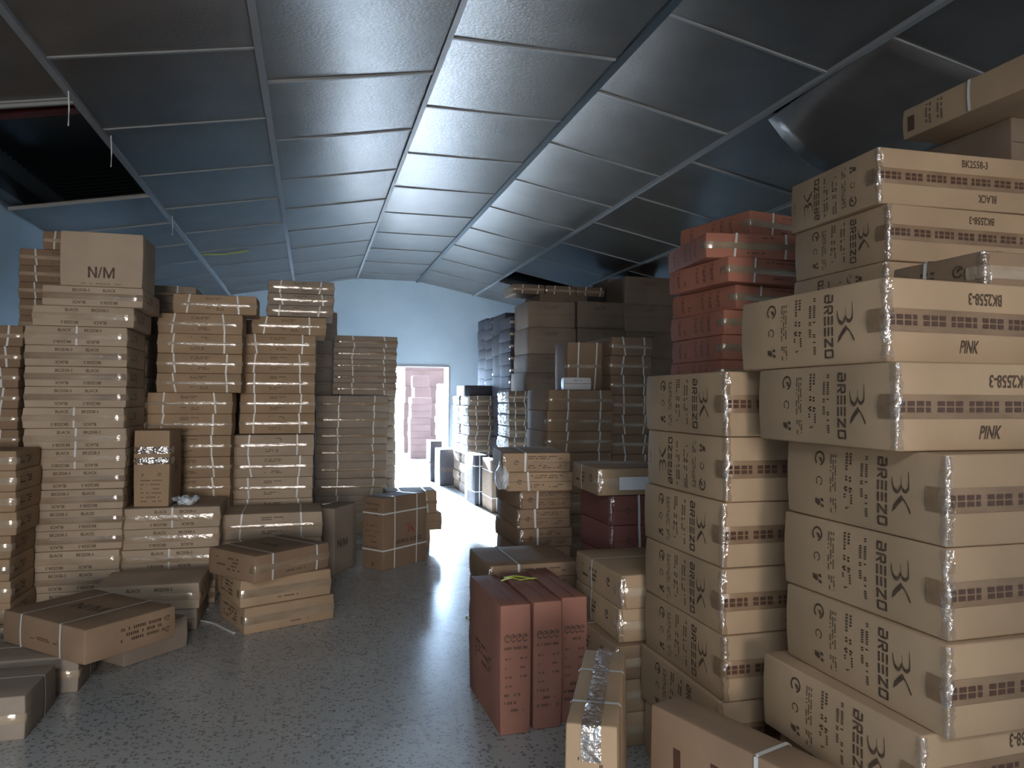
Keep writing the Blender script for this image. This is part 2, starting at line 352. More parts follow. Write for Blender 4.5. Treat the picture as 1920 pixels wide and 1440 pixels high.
def parts_of(w, d, h, st, mt, var):
    """meshes of one kind of carton: list of (part name, mesh)"""
    key = (round(w, 3), round(d, 3), round(h, 3), st, mt, var)
    if key in _cache: return _cache[key]
    s = Shape(w, d, h, var*1.7+len(st)+w*3, .004); rnd = random.Random(repr(key)); P = {}; out = []
    tapes = []; straps = []; film = []
    def seam(f):
        W_, H_ = s.dims(f); P.setdefault(f, []).append((polys(R(-.5, -.5, .5, .5)), W_/2, H_/2, W_*.98, .003, 0, 2))
    def tape(f, frac=1.0, mtl='tape', wid=.05, wrap=.06, printed=False):
        W_, H_ = s.dims(f); y = H_/2
        path = []
        nf = {'F': ('L', 'R')}.get(f)
        if nf: path += [('L', a, y, 'b') for a in lin(s.d-wrap, s.d-.004, 3)]
        path += [(f, a, y, 'b') for a in lin(.004, W_-.004, 10)]
        if nf: path += [('R', a, y, 'b') for a in lin(.004, wrap, 3)]
        pr = None
        if printed:
            k = max(3, int(W_/.10)); pr = [(polys(*[R(-.5+.07*(i+q_*3 & 1)+.155*q_, [-.5, .06][rw], -.5+.07*(i+q_ & 1)+.155*q_+.15, [-.06, .5][rw]) for q_ in range(6) for rw in (0, 1)]), f, W_*(i+.5)/k, y, W_/k*.86, wid*.46) for i in range(k)]
        tapes.append(strip_mesh(s, path, wid, mtl, .0016, name='packing_tape', wr=.0008, prints=pr))
    def strap(frac, skew=0, horiz=False):
        if horiz:
            z = h*frac
            path = [('F', a, z, 'b') for a in lin(.002, w-.002, 6)] + [('R', a, z, 'b') for a in lin(.002, d-.002, 6)] + [('B', a, z, 'b') for a in lin(.002, w-.002, 6)] + [('L', a, z, 'b') for a in lin(.002, d-.002, 6)] + [('F', .002, z, 'b')]
        else:
            x0, x1 = w*frac-skew/2, w*frac+skew/2
            path = [('F', x0+(x1-x0)*(1-i/4), h*(i/4)*.992+.002, 'a') for i in range(5)] + [('T', x0, y, 'a') for y in lin(.002, d-.002, 6)] + [('B', w-x0-(x1-x0)*(1-i/4), h*(i/4)*.992+.002, 'a') for i in (4, 3, 2, 1, 0)]
        straps.append(strip_mesh(s, path, .013, 'strap', .003, name='strap'))
    if st in ('kid', 'kidflip', 'kidblack', 'blackflip'):
        P['L'] = side_label(d, h, 'flip' in st); P['R'] = side_label(d, h)
        seam('F'); tape('F', mtl='printtape', wid=.062, printed=True, wrap=.06)
        tx = w*.42
        if 'black' in st: P['F'] += [(text2d('BK2558-3', .03, .1), tx+.1, h*.82, .024, .032, PI if var % 2 else 0, 1), (text2d('BLACK', .03), tx+.16, h*.22, .022, .034, PI, 1)]
        else: P['F'] += [(text2d('BK2558-3', .03, .1), tx+.08, h*.80, .023, .034, PI, 1), (text2d('PINK', .03, .3), tx+.02, h*.2, .022, .036, 0, 1)]
        film = [('L', .007)]
    elif st == 'left':
        seam('F'); tape('F', wid=.045, mtl='cleartape' if var % 2 else 'tape')
        a, b_ = ('BLACK', 'BK2558-3') if var % 2 else ('BK2558-3', 'BLACK')
        P['F'] += [(text2d(a), w*.38, h*.80, .020, .022, 0, 1), (text2d(b_), w*.66, h*.80, .020, .022, 0, 1), (text2d(b_), w*.36, h*.2, .020, .022, PI, 1), (text2d(a), w*.66, h*.2, .020, .022, PI, 1)]
        P['R'] = [(dashes(3, 6, 2), d*.4, h*.5, .2, h*.4, 0, 1)]
        if var == 3: straps.append(None); straps.pop(); strap(.5)
    elif st in ('strap', 'strap1'):
        seam('F'); tape('F', wid=.03, mtl='cleartape')
        P['F'] += [(dashes(2, 5, var), w*.5, h*.78, w*.22, h*.16, 0, 1), (dashes(2, 5, var+4), w*.5, h*.24, w*.22, h*.16, 0, 1)]
        k = rnd.uniform(-.03, .03)
        strap(.19+k*.5, k)
        strap(.80+k, rnd.uniform(-.02, .02))
    elif st == 'red':
        seam('F'); tape('F', wid=.04)
        P['F'] += [(dashes(1, 8, 1+var), w*.62, h*.82, w*.36, .014, 0, 1), (dashes(1, 7, 5+var), w*.6, h*.2, w*.36, .016, 0, 1)]
        P['L'] = [(dashes(2, 5, 3), d*x, h*.5, h*.7, .03, -PI/2, 1) for x in (.18, .5, .62, .74)] + [(CM, d*.3, h*.3, .03, .03, 0, 1)]
        strap(.3, rnd.uniform(-.02, .02)); strap(.82, rnd.uniform(-.02, .02))
    elif st == 'redup':
        P['F'] = [(CM, w*(.22+.19*i), h*.745, .026, .036, 0, 1) for i in range(4)]
        for i, zf in enumerate((.66, .58, .51, .44, .37, .30, .24, .18)):
            if i in (0, 5, 6, 7): P['F'].append((dashes(1, 7, i+var), w*.5, h*zf, w*.74, .022, 0, 1))
            else: P['F'] += [(dashes(1, 2, i), w*.27, h*zf, w*.20, .017, 0, 1), (dashes(1, 2, i+3), w*.76, h*zf, w*.22, .017, 0, 1)]
        P['L'] = [(dashes(5, 7, 9), d*.5, h*.45, d*.5, .1, 0, 1)]
        P['T'] = [(polys(R(-.5, -.5, .5, .5)), w/2, d/2, .003, d*.98, 0, 2)]
    elif st == 'nmbig':
        P['F'] = [(NM, w*.5, h*.26, .072, .078, 0, 1), (dashes(1, 6, 1), w*.5, h*.03+.006, w*.5, .01, 0, 2)]
        P['T'] = [(polys(R(-.5, -.5, .5, .5)), w/2, d/2, w*.98, .003, 0, 2)]
    elif st == 'nmflat':
        P['T'] = [(NM, w*.5, d*.5, .10, .085, .1, 1)]; P['R'] = [(dashes(3, 8, 1), d*.62, h*.5, d*.5, h*.5, 0, 1), (CM, d*.9, h*.7, .03, .03, 0, 1), (CM, d*.9, h*.35, .03, .03, 0, 1)]
        P['F'] = [(dashes(2, 6, 7), w*.5, h*.4, w*.4, .02, 0, 2)]
        strap(.24); strap(.72)
    elif st == 'pile':
        seam('F'); tape('F', wid=.05)
        P['F'] += [(dashes(1, 6, 7+var), w*.55, h*.2, w*.3, .018, 0, 1)]
        P['L'] = [(dashes(4, 6, var), d*.45, h*.5, d*.5, h*.55, 0, 1)]
        P['T'] = [(NM, w*.5, d*.5, .07, .06, PI/2, 1)]
        if var == 2: strap(.22); strap(.82)
    elif st == 'upright':          # broad face to the front with wordmark and crossing straps
        P['F'] = [(WM, w*.58, h*.36, w*.082, .035, 0, 1), (LK, w*.6, h*.53, .11, .10, 0, 3)]
        P['L'] = [(dashes(1, 5, i), d*.5, h*(.90-.075*i), d*.62, .018, 0, 1) for i in range(9) if i != 3] + [(FP, d*.5, h*.07, .04, .04, 0, 1)]
        strap(.25); strap(.76); strap(.78, 0, True); strap(.27, 0, True)
    elif st == 'uprightplain':
        P['F'] = [(NM, w*.35, h*.45, .08, .07, 0, 1)]
    elif st == 'narrow':
        P['F'] = [(dashes(1, 5, i), w*.5, h*(.34-.055*i), w*.6, .014, 0, 1) for i in range(6)] + [(FP, w*.25, h*.42, .02, .02, 0, 1), (CM, w*.72, h*.42, .025, .025, 0, 1)]
        P['R'] = [(LK, d*.5, h*.5, .12, .1, 0, 1)]
        for z in (.74, .60): tapes.append(strip_mesh(s, [('L', a, h*z, 'b') for a in lin(d-.08, d-.004, 2)] + [('F', a, h*z, 'b') for a in lin(.003, w-.003, 5)] + [('R', a, h*z, 'b') for a in lin(.004, .1, 2)], .05, 'band', .003, name='film_band', wr=.005))
    elif st == 'tall':             # upright carton of the foreground with silver tape along its top
        P['F'] = [(dashes(3, 5, 2), w*.5, h*.80, w*.5, .05, 0, 2)]
        P['L'] = [(dashes(3, 9, 2), d*.5, h*.6, d*.5, .08, 0, 1)]
        tp = [('F', w*.5, z, 'a') for z in lin(h-.10, h-.004, 4)] + [('T', w*.5, y, 'a') for y in lin(.004, d-.004, 14)]
        tapes.append(strip_mesh(s, tp, .055, 'band', .003, name='packing_tape', wr=.007))
        for fr in (.24, .66):
            z = fr*d
            pth = [('L', d-z, b_, 'a') for b_ in lin(.003, h-.003, 5)] + [('T', a, z, 'b') for a in lin(.003, w-.003, 4)] + [('R', z, b_, 'a') for b_ in lin(h-.003, .003, 5)]
            straps.append(strip_mesh(s, pth, .015, 'strap', .004, name='strap'))
    elif st == 'ybox':             # straps run across the length (local y), taped end face
        P['L'] = [(dashes(3, 6, 2), d*.35, h*.5, d*.35, h*.45, 0, 1), (CM, d*.75, h*.6, .04, .04, 0, 1)]
        seam('F'); tape('F', wid=.04, mtl='cleartape'); film = [('L', .009)]
        z = .6*d
        pth = [('L', d-z, b_, 'a') for b_ in lin(.003, h-.003, 4)] + [('T', a, z, 'b') for a in lin(.003, w-.003, 6)] + [('R', z, b_, 'a') for b_ in lin(h-.003, .003, 4)]
        straps.append(strip_mesh(s, pth, .014, 'strap', .004, name='strap'))
    elif st == 'dbox':
        seam('F'); P['F'] += [(dashes(2, 9, var), w*.62, h*.74, w*.5, h*.22, 0, 1), (dashes(2, 9, var+5), w*.62, h*.26, w*.5, h*.22, 0, 1), (CM, w*.2, h*.5, .03, .03, 0, 1)]
        strap(.33, rnd.uniform(-.01, .01)); film = [('L', .008)]
    elif st == 'flapbox':
        P['L'] = [(polys(R(-.5, -.5, .5, .5)), d*.2, h*.45, .03, h*.7, 0, 2), (polys(R(-.5, -.5, .5, .5)), d*.45, h*.45, .03, h*.75, 0, 2)]
        for fr in (.3,):
            z = fr*d
            pth = [('L', d-z, b_, 'a') for b_ in lin(.003, h-.003, 5)] + [('T', a, z, 'b') for a in lin(.003, w-.003, 4)] + [('R', z, b_, 'a') for b_ in lin(h-.003, .003, 5)]
            straps.append(strip_mesh(s, pth, .015, 'strap', .004, name='strap'))
    elif st == 'far':
        seam('F'); P['F'] += [(dashes(2, 5, var), w*.5, h*.75, w*.3, h*.14, 0, 1)]
    elif st == 'farstrap':
        seam('F'); tape('F', wid=.035); strap(.3, rnd.uniform(-.03, .03)); strap(.8, rnd.uniform(-.03, .03))
    elif st == 'topside':          # laid lengthways, seen from its long left side
        P['L'] = [(dashes(2, 5, 3), d*x, h*.5, h*.7, .04, -PI/2, 1) for x in (.14, .2, .62, .9)] + [(polys(R(-.5, -.5, .5, .5)), d*.05, h*.45, .04, .07, 0, 2)]
        for fr in (.35, .75):
            z = d*(1-fr)
            pth = [('L', d-z, b_, 'a') for b_ in lin(.003, h-.003, 4)] + [('T', a, z, 'b') for a in lin(.003, w-.003, 6)]
            straps.append(strip_mesh(s, pth, .014, 'strap', .004, name='strap'))
    out.append(('carton_body', body_mesh(s, mt, P)))
    for q in tapes: out.append((q.name.split('.')[0], q))
    for q in straps: out.append(('strap', q))
    for f, wd in film:             # crumpled shiny film over the near left corner edge
        bm = bmesh.new(); rr_ = random.Random(var); rows = []
        for i in range(13):
            z = .004+(h-.008)*i/12; row = []
            for fc, a in (('L', d-wd*2.2), ('L', d-wd), ('L', d-.001), ('F', .001), ('F', wd), ('F', wd*2)):
                row.append(bm.verts.new(s.face(fc, a+rr_.uniform(-.004, .004), z, .0025+rr_.random()*.007)))
            rows.append(row)
        for A, B in zip(rows, rows[1:]):
            for k in range(5): bm.faces.new((A[k], A[k+1], B[k+1], B[k])).smooth = True
        out.append(('corner_film', fin(bm, 'corner_film', ['film'])))
    _cache[key] = out
    return out
# cartons of which the photograph shows next to nothing, by order of building: they are kept together in one pile
_h = '24-31 34-47 54-67 74-81 108-110 112-114 118-123 126 140-141 161 163-165 167-170 179-180 183-184 187-198 220 231-238 249-259 269-271 276-278 285-287 306-310 317-321 324-329 334-338 340-347 349-357 366-371 379-387 395-396 404-413 421-430 474-476'
HIDDEN = set()
for q in _h.split():
    a = q.split('-'); HIDDEN |= set(range(int(a[0]), int(a[-1])+1))
NB = [0]; REST = []
ORD = ['top', 'second from top', 'third from top', 'fourth from top', 'fifth from top', 'sixth from top', 'seventh from top', 'eighth from top', 'ninth from top', 'tenth from top',
       'eleventh from top', 'twelfth from top', 'thirteenth from top', 'fourteenth from top', 'fifteenth from top', 'sixteenth from top', 'seventeenth from top', 'eighteenth from top', 'nineteenth from top', 'twentieth from top']
def carton(w, d, h, x, y, z, rot=0, st='far', mt='kraft', var=0, label='', group=None, tilt=(0, 0)):
    """x, y = centre of the footprint, z = underside"""
    k = NB[0]; NB[0] += 1
    if k in HIDDEN:
        REST.append((parts_of(w, d, h, st, mt, var), Matrix.Translation((x, y, z)) @ Matrix.Rotation(math.radians(rot), 4, 'Z'))); return None
    r = bpy.data.objects.new('cardboard_carton', None); C.objects.link(r); r.empty_display_size = .1
    r.location = (x, y, z); r.rotation_euler = (math.radians(tilt[0]), math.radians(tilt[1]), math.radians(rot))
    tag(r, label, 'carton', group)
    for nm, me in parts_of(w, d, h, st, mt, var): obj(nm, me, r)
    return r
def stack(rows, vbot, Y, d, place, group, desc='brown carton', st='left', mt='kraft', zb=None, hh=None, nv=4, jit=.012, wfix=None, floor=True, base_rows=None):
    """rows: (u left, u right, v top) of the cartons seen from the front, from the top down, all with their front in the plane y = Y;
    the stack goes on down to the floor under the rows that other stacks hide"""
    rnd = random.Random(place)
    zs = [at_y((a+b_)/2, v_, Y).z for a, b_, v_ in rows] + [at_y((rows[-1][0]+rows[-1][1])/2, vbot, Y).z]
    xs = [(at_y(a, v_, Y).x, at_y(b_, v_, Y).x) for a, b_, v_ in rows]
    hm = (zs[0]-zs[-1])/len(rows)
    lim = zb or 0
    if floor:
        rest = zs[-1]-lim; n_ = max(0, round(rest/hm))
        k = len(rows)
        if n_:
            hx = rest/n_
            for i in range(n_): zs.append(zs[k]-hx*(i+1)); xs.append(xs[k-1])
        else: zs[-1] = lim
    wm = sorted(b_-a for a, b_ in xs)[len(xs)//2]
    if wfix: wm = wfix
    for i, (x0, x1) in enumerate(xs):
        z0, z1 = zs[i+1], zs[i]
        w = wm if abs((x1-x0)-wm) < .07 else x1-x0
        if wfix: w = wfix
        cxm = (x0+x1)/2 if not wfix else x0+w/2
        hq = round(z1-z0, 3)
        mt_ = mt if isinstance(mt, str) else mt[i % len(mt)]
        carton(round(w, 2), d, max(.03, z1-z0-.0015), cxm, Y+d/2+rnd.uniform(-jit, jit), z0, rnd.uniform(-1.2, 1.2), st, mt_, rnd.randrange(nv), f'{desc} in {place}, {ORD[i]}', group)

# ------------------------------------------------------------------ the building
XL, XR, YB, YF = -2.62, 5.4, 14.3, -11.9
bm = bmesh.new(); add_box(bm, XL-.2, XR+.2, YF-.2, YB+.3, -.2, 0); struct('floor', fin(bm, 'floor', ['floor']))
bm = bmesh.new(); add_box(bm, -15, 20, YB+.3, 45, -.3, -.02); struct('ground', fin(bm, 'ground', ['ground']))
def wall_poly(bm, pts, axis, a0, a1):   # extrude a polygon along an axis
    v0 = [bm.verts.new((p[0], a0, p[1]) if axis == 'y' else (a0, p[0], p[1])) for p in pts]
    v1 = [bm.verts.new((p[0], a1, p[1]) if axis == 'y' else (a1, p[0], p[1])) for p in pts]
    bm.faces.new(v0); bm.faces.new(v1[::-1])
    for i in range(len(pts)): bm.faces.new((v0[i], v1[i], v1[(i+1) % len(pts)], v0[(i+1) % len(pts)]))
DX0, DX1, DZ = 1.38, 2.60, 2.12
bm = bmesh.new()
wall_poly(bm, [(XL-.2, 0), (DX0, 0), (DX0, DZ), (DX0, 4.8), (XL-.2, 4.4)], 'y', YB, YB+.25)
wall_poly(bm, [(DX1, 0), (XR+.2, 0), (XR+.2, 4.4), (DX1, 4.8), (DX1, DZ)], 'y', YB, YB+.25)
wall_poly(bm, [(DX0, DZ), (DX1, DZ), (DX1, 4.8), (DX0, 4.8)], 'y', YB, YB+.25)
bmesh.ops.remove_doubles(bm, verts=bm.verts, dist=.0001)
struct('wall_back', fin(bm, 'wall_back', ['wall']))
bm = bmesh.new(); add_box(bm, XL-.2, XL, YF, YB, 0, 4.5); struct('wall_left', fin(bm, 'wall_left', ['wall']))
bm = bmesh.new(); add_box(bm, XR, XR+.2, YF, YB, 0, 4.5); struct('wall_right', fin(bm, 'wall_right', ['wall']))
bm = bmesh.new(); add_box(bm, XL-.2, XR+.2, YF-.2, YF, 0, 4.9); struct('wall_front', fin(bm, 'wall_front', ['wall']))
bm = bmesh.new()
for a_, b_, c_, d_ in ((-14, DX0, 0, 4.6), (DX1, 16, 0, 4.6), (DX0, DX1, DZ, 4.6)): add_box(bm, a_, b_, YB+.26, YB+.30, c_, d_)
struct('bounce_slab', fin(bm, 'bounce_slab', ['darkslab']))  # added unseen dark slab, cuts wall bounce onto the yard cartons
# thin reveal frame of the doorway
bm = bmesh.new()
for a, b_, c_, d_ in ((DX0-.02, DX0+.015, 0, DZ), (DX1-.015, DX1+.02, 0, DZ), (DX0, DX1, DZ-.015, DZ+.02)): add_box(bm, a, b_, YB-.01, YB+.26, c_, d_)
struct('trim_1', fin(bm, 'trim_1', ['rail']))
# ceiling
RAILS = [-2.60, -1.44, -.32, .81, 1.96, 3.08, 4.22, 5.38]
def zc(x):
    if x < .81: return 3.75-.18*(.81-x)
    if x > 1.96: return 3.75-.2*(x-1.96)
    return 3.75
bm = bmesh.new(); foam = []
cross = []
rnd = random.Random(3)
for i in range(7):
    x0, x1 = RAILS[i], RAILS[i+1]
    off = .55-1.13*3 if i in (0, 3, 5) or i == 1 else 1.08-1.13*4
    off = {0: .60, 1: .03, 2: .53, 3: .01, 4: .50, 5: .01, 6: .5}[i]
    y = -3.4
    ys = [yy for yy in [off+1.13*k for k in range(-12, 13)] if YF < yy < YB]
    ys = [YF]+ys+[YB]
    for a, b_ in zip(ys, ys[1:]):
        if b_-a < .02: continue
        if i == 0 and a > 5.0 and b_ < 7.55: continue          # missing panels, left
        if i == 5 and 11.2 < a < 11.6: continue                 # missing panel, far right
        if i == 5 and 3.3 < a < 3.6: drop = (a, b_); continue
        cross.append((i, b_))
        g = .008; sag = rnd.uniform(.001, .005); tx, ty = rnd.uniform(-.003, .003), rnd.uniform(-.003, .003)
        N = 4; vs = {}
        for lay in (0, 1):
            for p in range(N+1):
                for q in range(N+1):
                    fx, fy = p/N, q/N; x = x0+g+(x1-x0-2*g)*fx; yy = a+g+(b_-a-2*g)*fy
                    z = zc(x)-sag*math.sin(PI*fx)*math.sin(PI*fy)+tx*(fx-.5)*2+ty*(fy-.5)*2+.012*lay
                    vs[lay, p, q] = bm.verts.new((x, yy, z+.012))
        for p in range(N):
            for q in range(N):
                bm.faces.new((vs[0, p, q], vs[0, p, q+1], vs[0, p+1, q+1], vs[0, p+1, q])).smooth = True; bm.faces.new((vs[1, p, q], vs[1, p+1, q], vs[1, p+1, q+1], vs[1, p, q+1]))
        vs = {k_: bm.verts.new(v_.co) for k_, v_ in vs.items()}      # separate edge strip keeps the board face flat
        for p in range(N):
            for A, B in (((p, 0), (p+1, 0)), ((p+1, N), (p, N)), ((0, p+1), (0, p)), ((N, p), (N, p+1))):
                bm.faces.new((vs[0, A[0], A[1]], vs[0, B[0], B[1]], vs[1, B[0], B[1]], vs[1, A[0], A[1]]))
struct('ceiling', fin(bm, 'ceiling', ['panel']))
# the sagging board on the right
bm = bmesh.new(); a, b_ = drop; x0, x1 = RAILS[5]+.01, RAILS[6]-.01; N = 10; vs = {}
for lay in (0, 1):
    for p in range(N+1):
        for q in range(N+1):
            fx, fy = p/N, q/N
            z = zc(x0+(x1-x0)*fx) - .27*math.sin(PI*min(1, fx*1.05))**.8*fy**1.3*.9 - .05*fy + .01*lay
            vs[lay, p, q] = bm.verts.new((x0+(x1-x0)*fx, a+(b_-a)*fy, z))
for p in range(N):
    for q in range(N):
        bm.faces.new((vs[0, p, q], vs[0, p, q+1], vs[0, p+1, q+1], vs[0, p+1, q])).smooth = True; bm.faces.new((vs[1, p, q], vs[1, p+1, q], vs[1, p+1, q+1], vs[1, p, q+1])).smooth = True
    for A, B in (((p, 0), (p+1, 0)), ((p+1, N), (p, N)), ((0, p+1), (0, p)), ((N, p), (N, p+1))):
        bm.faces.new((vs[0, A[0], A[1]], vs[0, B[0], B[1]], vs[1, B[0], B[1]], vs[1, A[0], A[1]]))
tag(obj('ceiling_board', fin(bm, 'ceiling_board', ['panel'])), 'dark ceiling board sagging out of its frame above the tall right stack', 'ceiling board')
# rails
for k, x in enumerate(RAILS[1:-1]):
    bm = bmesh.new(); w = (.022, .022, .018, .03, .02, .02)[k]
    z = zc(x); add_box(bm, x-w, x+w, YF, YB, z-.012, z+.03)
    add_box(bm, x-.004, x+.004, YF, YB, z, z+.08)
    struct('trim_%d' % (k+2), fin(bm, 'rail', ['rail' if k != 3 else 'roof']))
bm = bmesh.new()
for i, y in cross:
    x0, x1 = RAILS[i]+.01, RAILS[i+1]-.01
    if y > YB-.05: continue
    hw = .010
    P = [(x0, zc(x0)), (x1, zc(x1))]
    vs = [bm.verts.new(p) for p in ((x0, y-hw, P[0][1]), (x1, y-hw, P[1][1]), (x1, y+hw, P[1][1]), (x0, y+hw, P[0][1]), (x0, y-hw, P[0][1]+.03), (x1, y-hw, P[1][1]+.03), (x1, y+hw, P[1][1]+.03), (x0, y+hw, P[0][1]+.03))]
    for f in ((3, 2, 1, 0), (4, 5, 6, 7), (0, 1, 5, 4), (1, 2, 6, 5), (2, 3, 7, 6), (3, 0, 4, 7)): bm.faces.new([vs[j] for j in f])
struct('trim_8', fin(bm, 'cross_rails', ['railthin']))
# edge strips of the left hole
for Y_, n_ in ((5.14, 9), (7.38, 10)):
    bm = bmesh.new(); add_box(bm, 0, 1.13, -.012, .012, 0, .03)
    for v_ in bm.verts: v_.co.z += .18*v_.co.x
    o = struct('trim_%d' % n_, fin(bm, 'edge', ['railthin'])); o.location = (-2.58, Y_, zc(-2.58)-.02)
bm = bmesh.new()
def on_left_slope(u, v):
    d = ray(u, v); t_ = (3.75-.18*.81-CAMH-.012)/(d.z-.18*d.x); return Vector((0, 0, CAMH))+d*t_
a_, b_ = on_left_slope(378, 477), on_left_slope(466, 470); m_ = (a_+b_)/2-Vector((0, 0, .02))
tube(bm, [a_, a_*.7+b_*.3-Vector((0, 0, .015)), m_, a_*.3+b_*.7-Vector((0, 0, .012)), b_], .022, 6, .5)
struct('trim_11', fin(bm, 'insulation', ['foam']))
# corrugated roof and its purlins
bm = bmesh.new(); xm = 1.385; pv = None
n_ = 0; yy = YF-.2; rowA = []
while yy < YB+.3:
    z = .03*(1 if n_ % 2 else 0); pts = [(XL-.25, 3.48+.1), (xm, 4.35), (XR+.25, 3.48+.1)]
    rowA.append([bm.verts.new((p[0], yy, p[1]+z)) for p in pts]); n_ += 1; yy += .06
for A, B in zip(rowA, rowA[1:]):
    for k in range(2): bm.faces.new((A[k], A[k+1], B[k+1], B[k]))
struct('roof', fin(bm, 'roof', ['roof']))
for Y_ in (1.2, 5.75, 10.2):
    bm = bmesh.new()
    for dz in (0, .14): add_box(bm, 0, 3.95, -.05, .05, dz, dz+.012)
    add_box(bm, 0, 3.95, -.006, .006, 0, .14)
    for v_ in bm.verts: v_.co.z += .19*v_.co.x
    o = obj('steel_beam', fin(bm, 'steel_beam', ['redsteel'])); o.location = (XL+.02, Y_, 3.30); o['kind'] = 'structure'
bm = bmesh.new(); add_box(bm, XL+.02, XL+.16, YF, YB, 3.19, 3.34); struct('steel_beam', fin(bm, 'eaves', ['roof']))
# wires hanging from the first rail
for u, v0, v1, lb in ((128, 172, 236, 'nearest of the three'), (208, 262, 313, 'middle one of the three'), (323, 410, 441, 'farthest of the three')):
    Y_ = at_z(u, v0, 3.33).y; a = at_y(u, v0, Y_); b2 = at_y(u, v1, Y_)
    bm = bmesh.new(); tube(bm, [a+Vector((0, 0, .03)), (a+b2)/2+Vector((.004, 0, 0)), b2], .004, 6)
    tag(obj('hanging_wire', fin(bm, 'hanging_wire', ['strap'])), 'thin white wire hanging from the left ceiling rail, '+lb, 'wire', 'wires hanging from the ceiling rail')

# ------------------------------------------------------------------ left side stacks
# 1. the tall stack under the big N/M carton
S1 = [(79, 268, 537), (59, 253, 574), (46, 239, 612), (46, 238, 648), (45, 236, 687), (44, 236, 725), (42, 234, 764), (42, 234, 803), (41, 234, 842), (40, 232, 880), (38, 231, 918), (37, 230, 956), (34, 227, 995), (34, 226, 1033), (34, 225, 1071), (34, 224, 1110)]
stack(S1, 1148, 5.75, .60, 'the tall stack under the big N/M carton', 'cartons of the tall stack under the big N/M carton', 'flat tan carton', 'left', 'tan', nv=4)
a = at_y(112, 535, 5.78); b2 = at_y(268, 441, 5.78)
carton(round(b2.x-a.x, 3), .42, b2.z-a.z, (a.x+b2.x)/2, 5.78+.21, a.z+.002, 0, 'nmbig', 'tan', 1, 'big plain tan carton printed N/M on top of the left stack')
# second row behind it, seen as dark sides
S1b = [(r[0]+3, r[1]+9, r[2]-2) for r in S1]
S1b = [(100, 262, v_) for v_ in range(570, 1100, 37)]
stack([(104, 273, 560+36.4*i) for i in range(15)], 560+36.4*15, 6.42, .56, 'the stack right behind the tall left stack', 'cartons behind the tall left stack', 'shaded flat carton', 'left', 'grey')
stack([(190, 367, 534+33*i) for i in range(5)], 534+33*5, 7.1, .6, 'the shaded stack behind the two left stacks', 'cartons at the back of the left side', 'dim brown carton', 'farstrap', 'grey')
# 2. stack left of it, against the wall
stack([(84, 200, 436)]+[(36, 190, 469+31*i) for i in range(16)], 469+31*16, 7.1, .55, 'the stack between left wall and N/M carton', 'cartons against the left wall', 'brown strapped carton', 'strap', 'brown')
stack([(-115, 42, 608), (-118, 38, 648), (-120, 36, 688), (-120, 34, 727), (-120, 34, 766), (-120, 34, 806)], 845, 5.95, .5, 'the stack cut by the left picture edge', 'cartons at the left picture edge', 'brown strapped carton', 'strap', 'brown')
stack([(-150, 34, 846), (-150, 33, 884), (-150, 31, 924), (-150, 29, 963), (-160, 20, 1008), (-160, 18, 1052), (-160, 18, 1094), (-160, 18, 1136)], 1176, 5.3, .42, 'the low stack at the left picture edge', 'cartons of the low stack at the left edge', 'flat tan carton', 'left', 'kraft')
# 3. low stack right of the tall one
stack([(229, 411, 952), (229, 410, 991), (228, 406, 1029), (224, 404, 1068), (222, 402, 1106)], 1144, 5.8, .58, 'the low stack right of the tall left stack', 'cartons of the low stack right of the tall one', 'flat tan carton', 'left', 'tan')
# the narrow carton standing on it
a = at_y(257, 952, 5.86); b2 = at_y(317, 808, 5.86)
carton(.235, .36, b2.z-a.z, (at_y(257, 952, 5.86).x+at_y(316, 952, 5.86).x)/2, 5.86+.18, at_y(300, 952, 5.8).z+.001, -4, 'narrow', 'kraft', 0, 'narrow carton standing upright with shiny tape bands on the low stack')
# crumpled plastic on the low stack
bm = bmesh.new(); bmesh.ops.create_icosphere(bm, subdivisions=4, radius=1)
for v_ in bm.verts:
    nv = noise.noise_vector(v_.co*2.2); v_.co = Vector((v_.co.x*.095+nv.x*.02, v_.co.y*.08+nv.y*.02, max(0, (v_.co.z*.5+.5)*.045*(1+nv.z)+(.02 if v_.co.x*v_.co.x > .3 else 0))))
for f in bm.faces: f.smooth = True
o = tag(obj('plastic_bag', fin(bm, 'plastic_bag', ['plastic'])), 'crumpled pale blue plastic bag lying on the low stack', 'plastic bag')
o.location = (at_y(350, 935, 5.95).x, 5.95, at_y(320, 952, 5.8).z)
# 4. strapped stack behind
S3 = [(332, 475, 553), (302, 450, 588), (302, 448, 626), (300, 447, 663), (300, 447, 700), (275, 437, 736), (273, 435, 776), (272, 432, 817), (272, 431, 857), (271, 431, 896)]
stack(S3, 935, 6.48, .33, 'the strapped stack above the crumpled plastic bag', 'strapped cartons left of the middle stack', 'white strapped tan carton', 'strap', 'kraft')
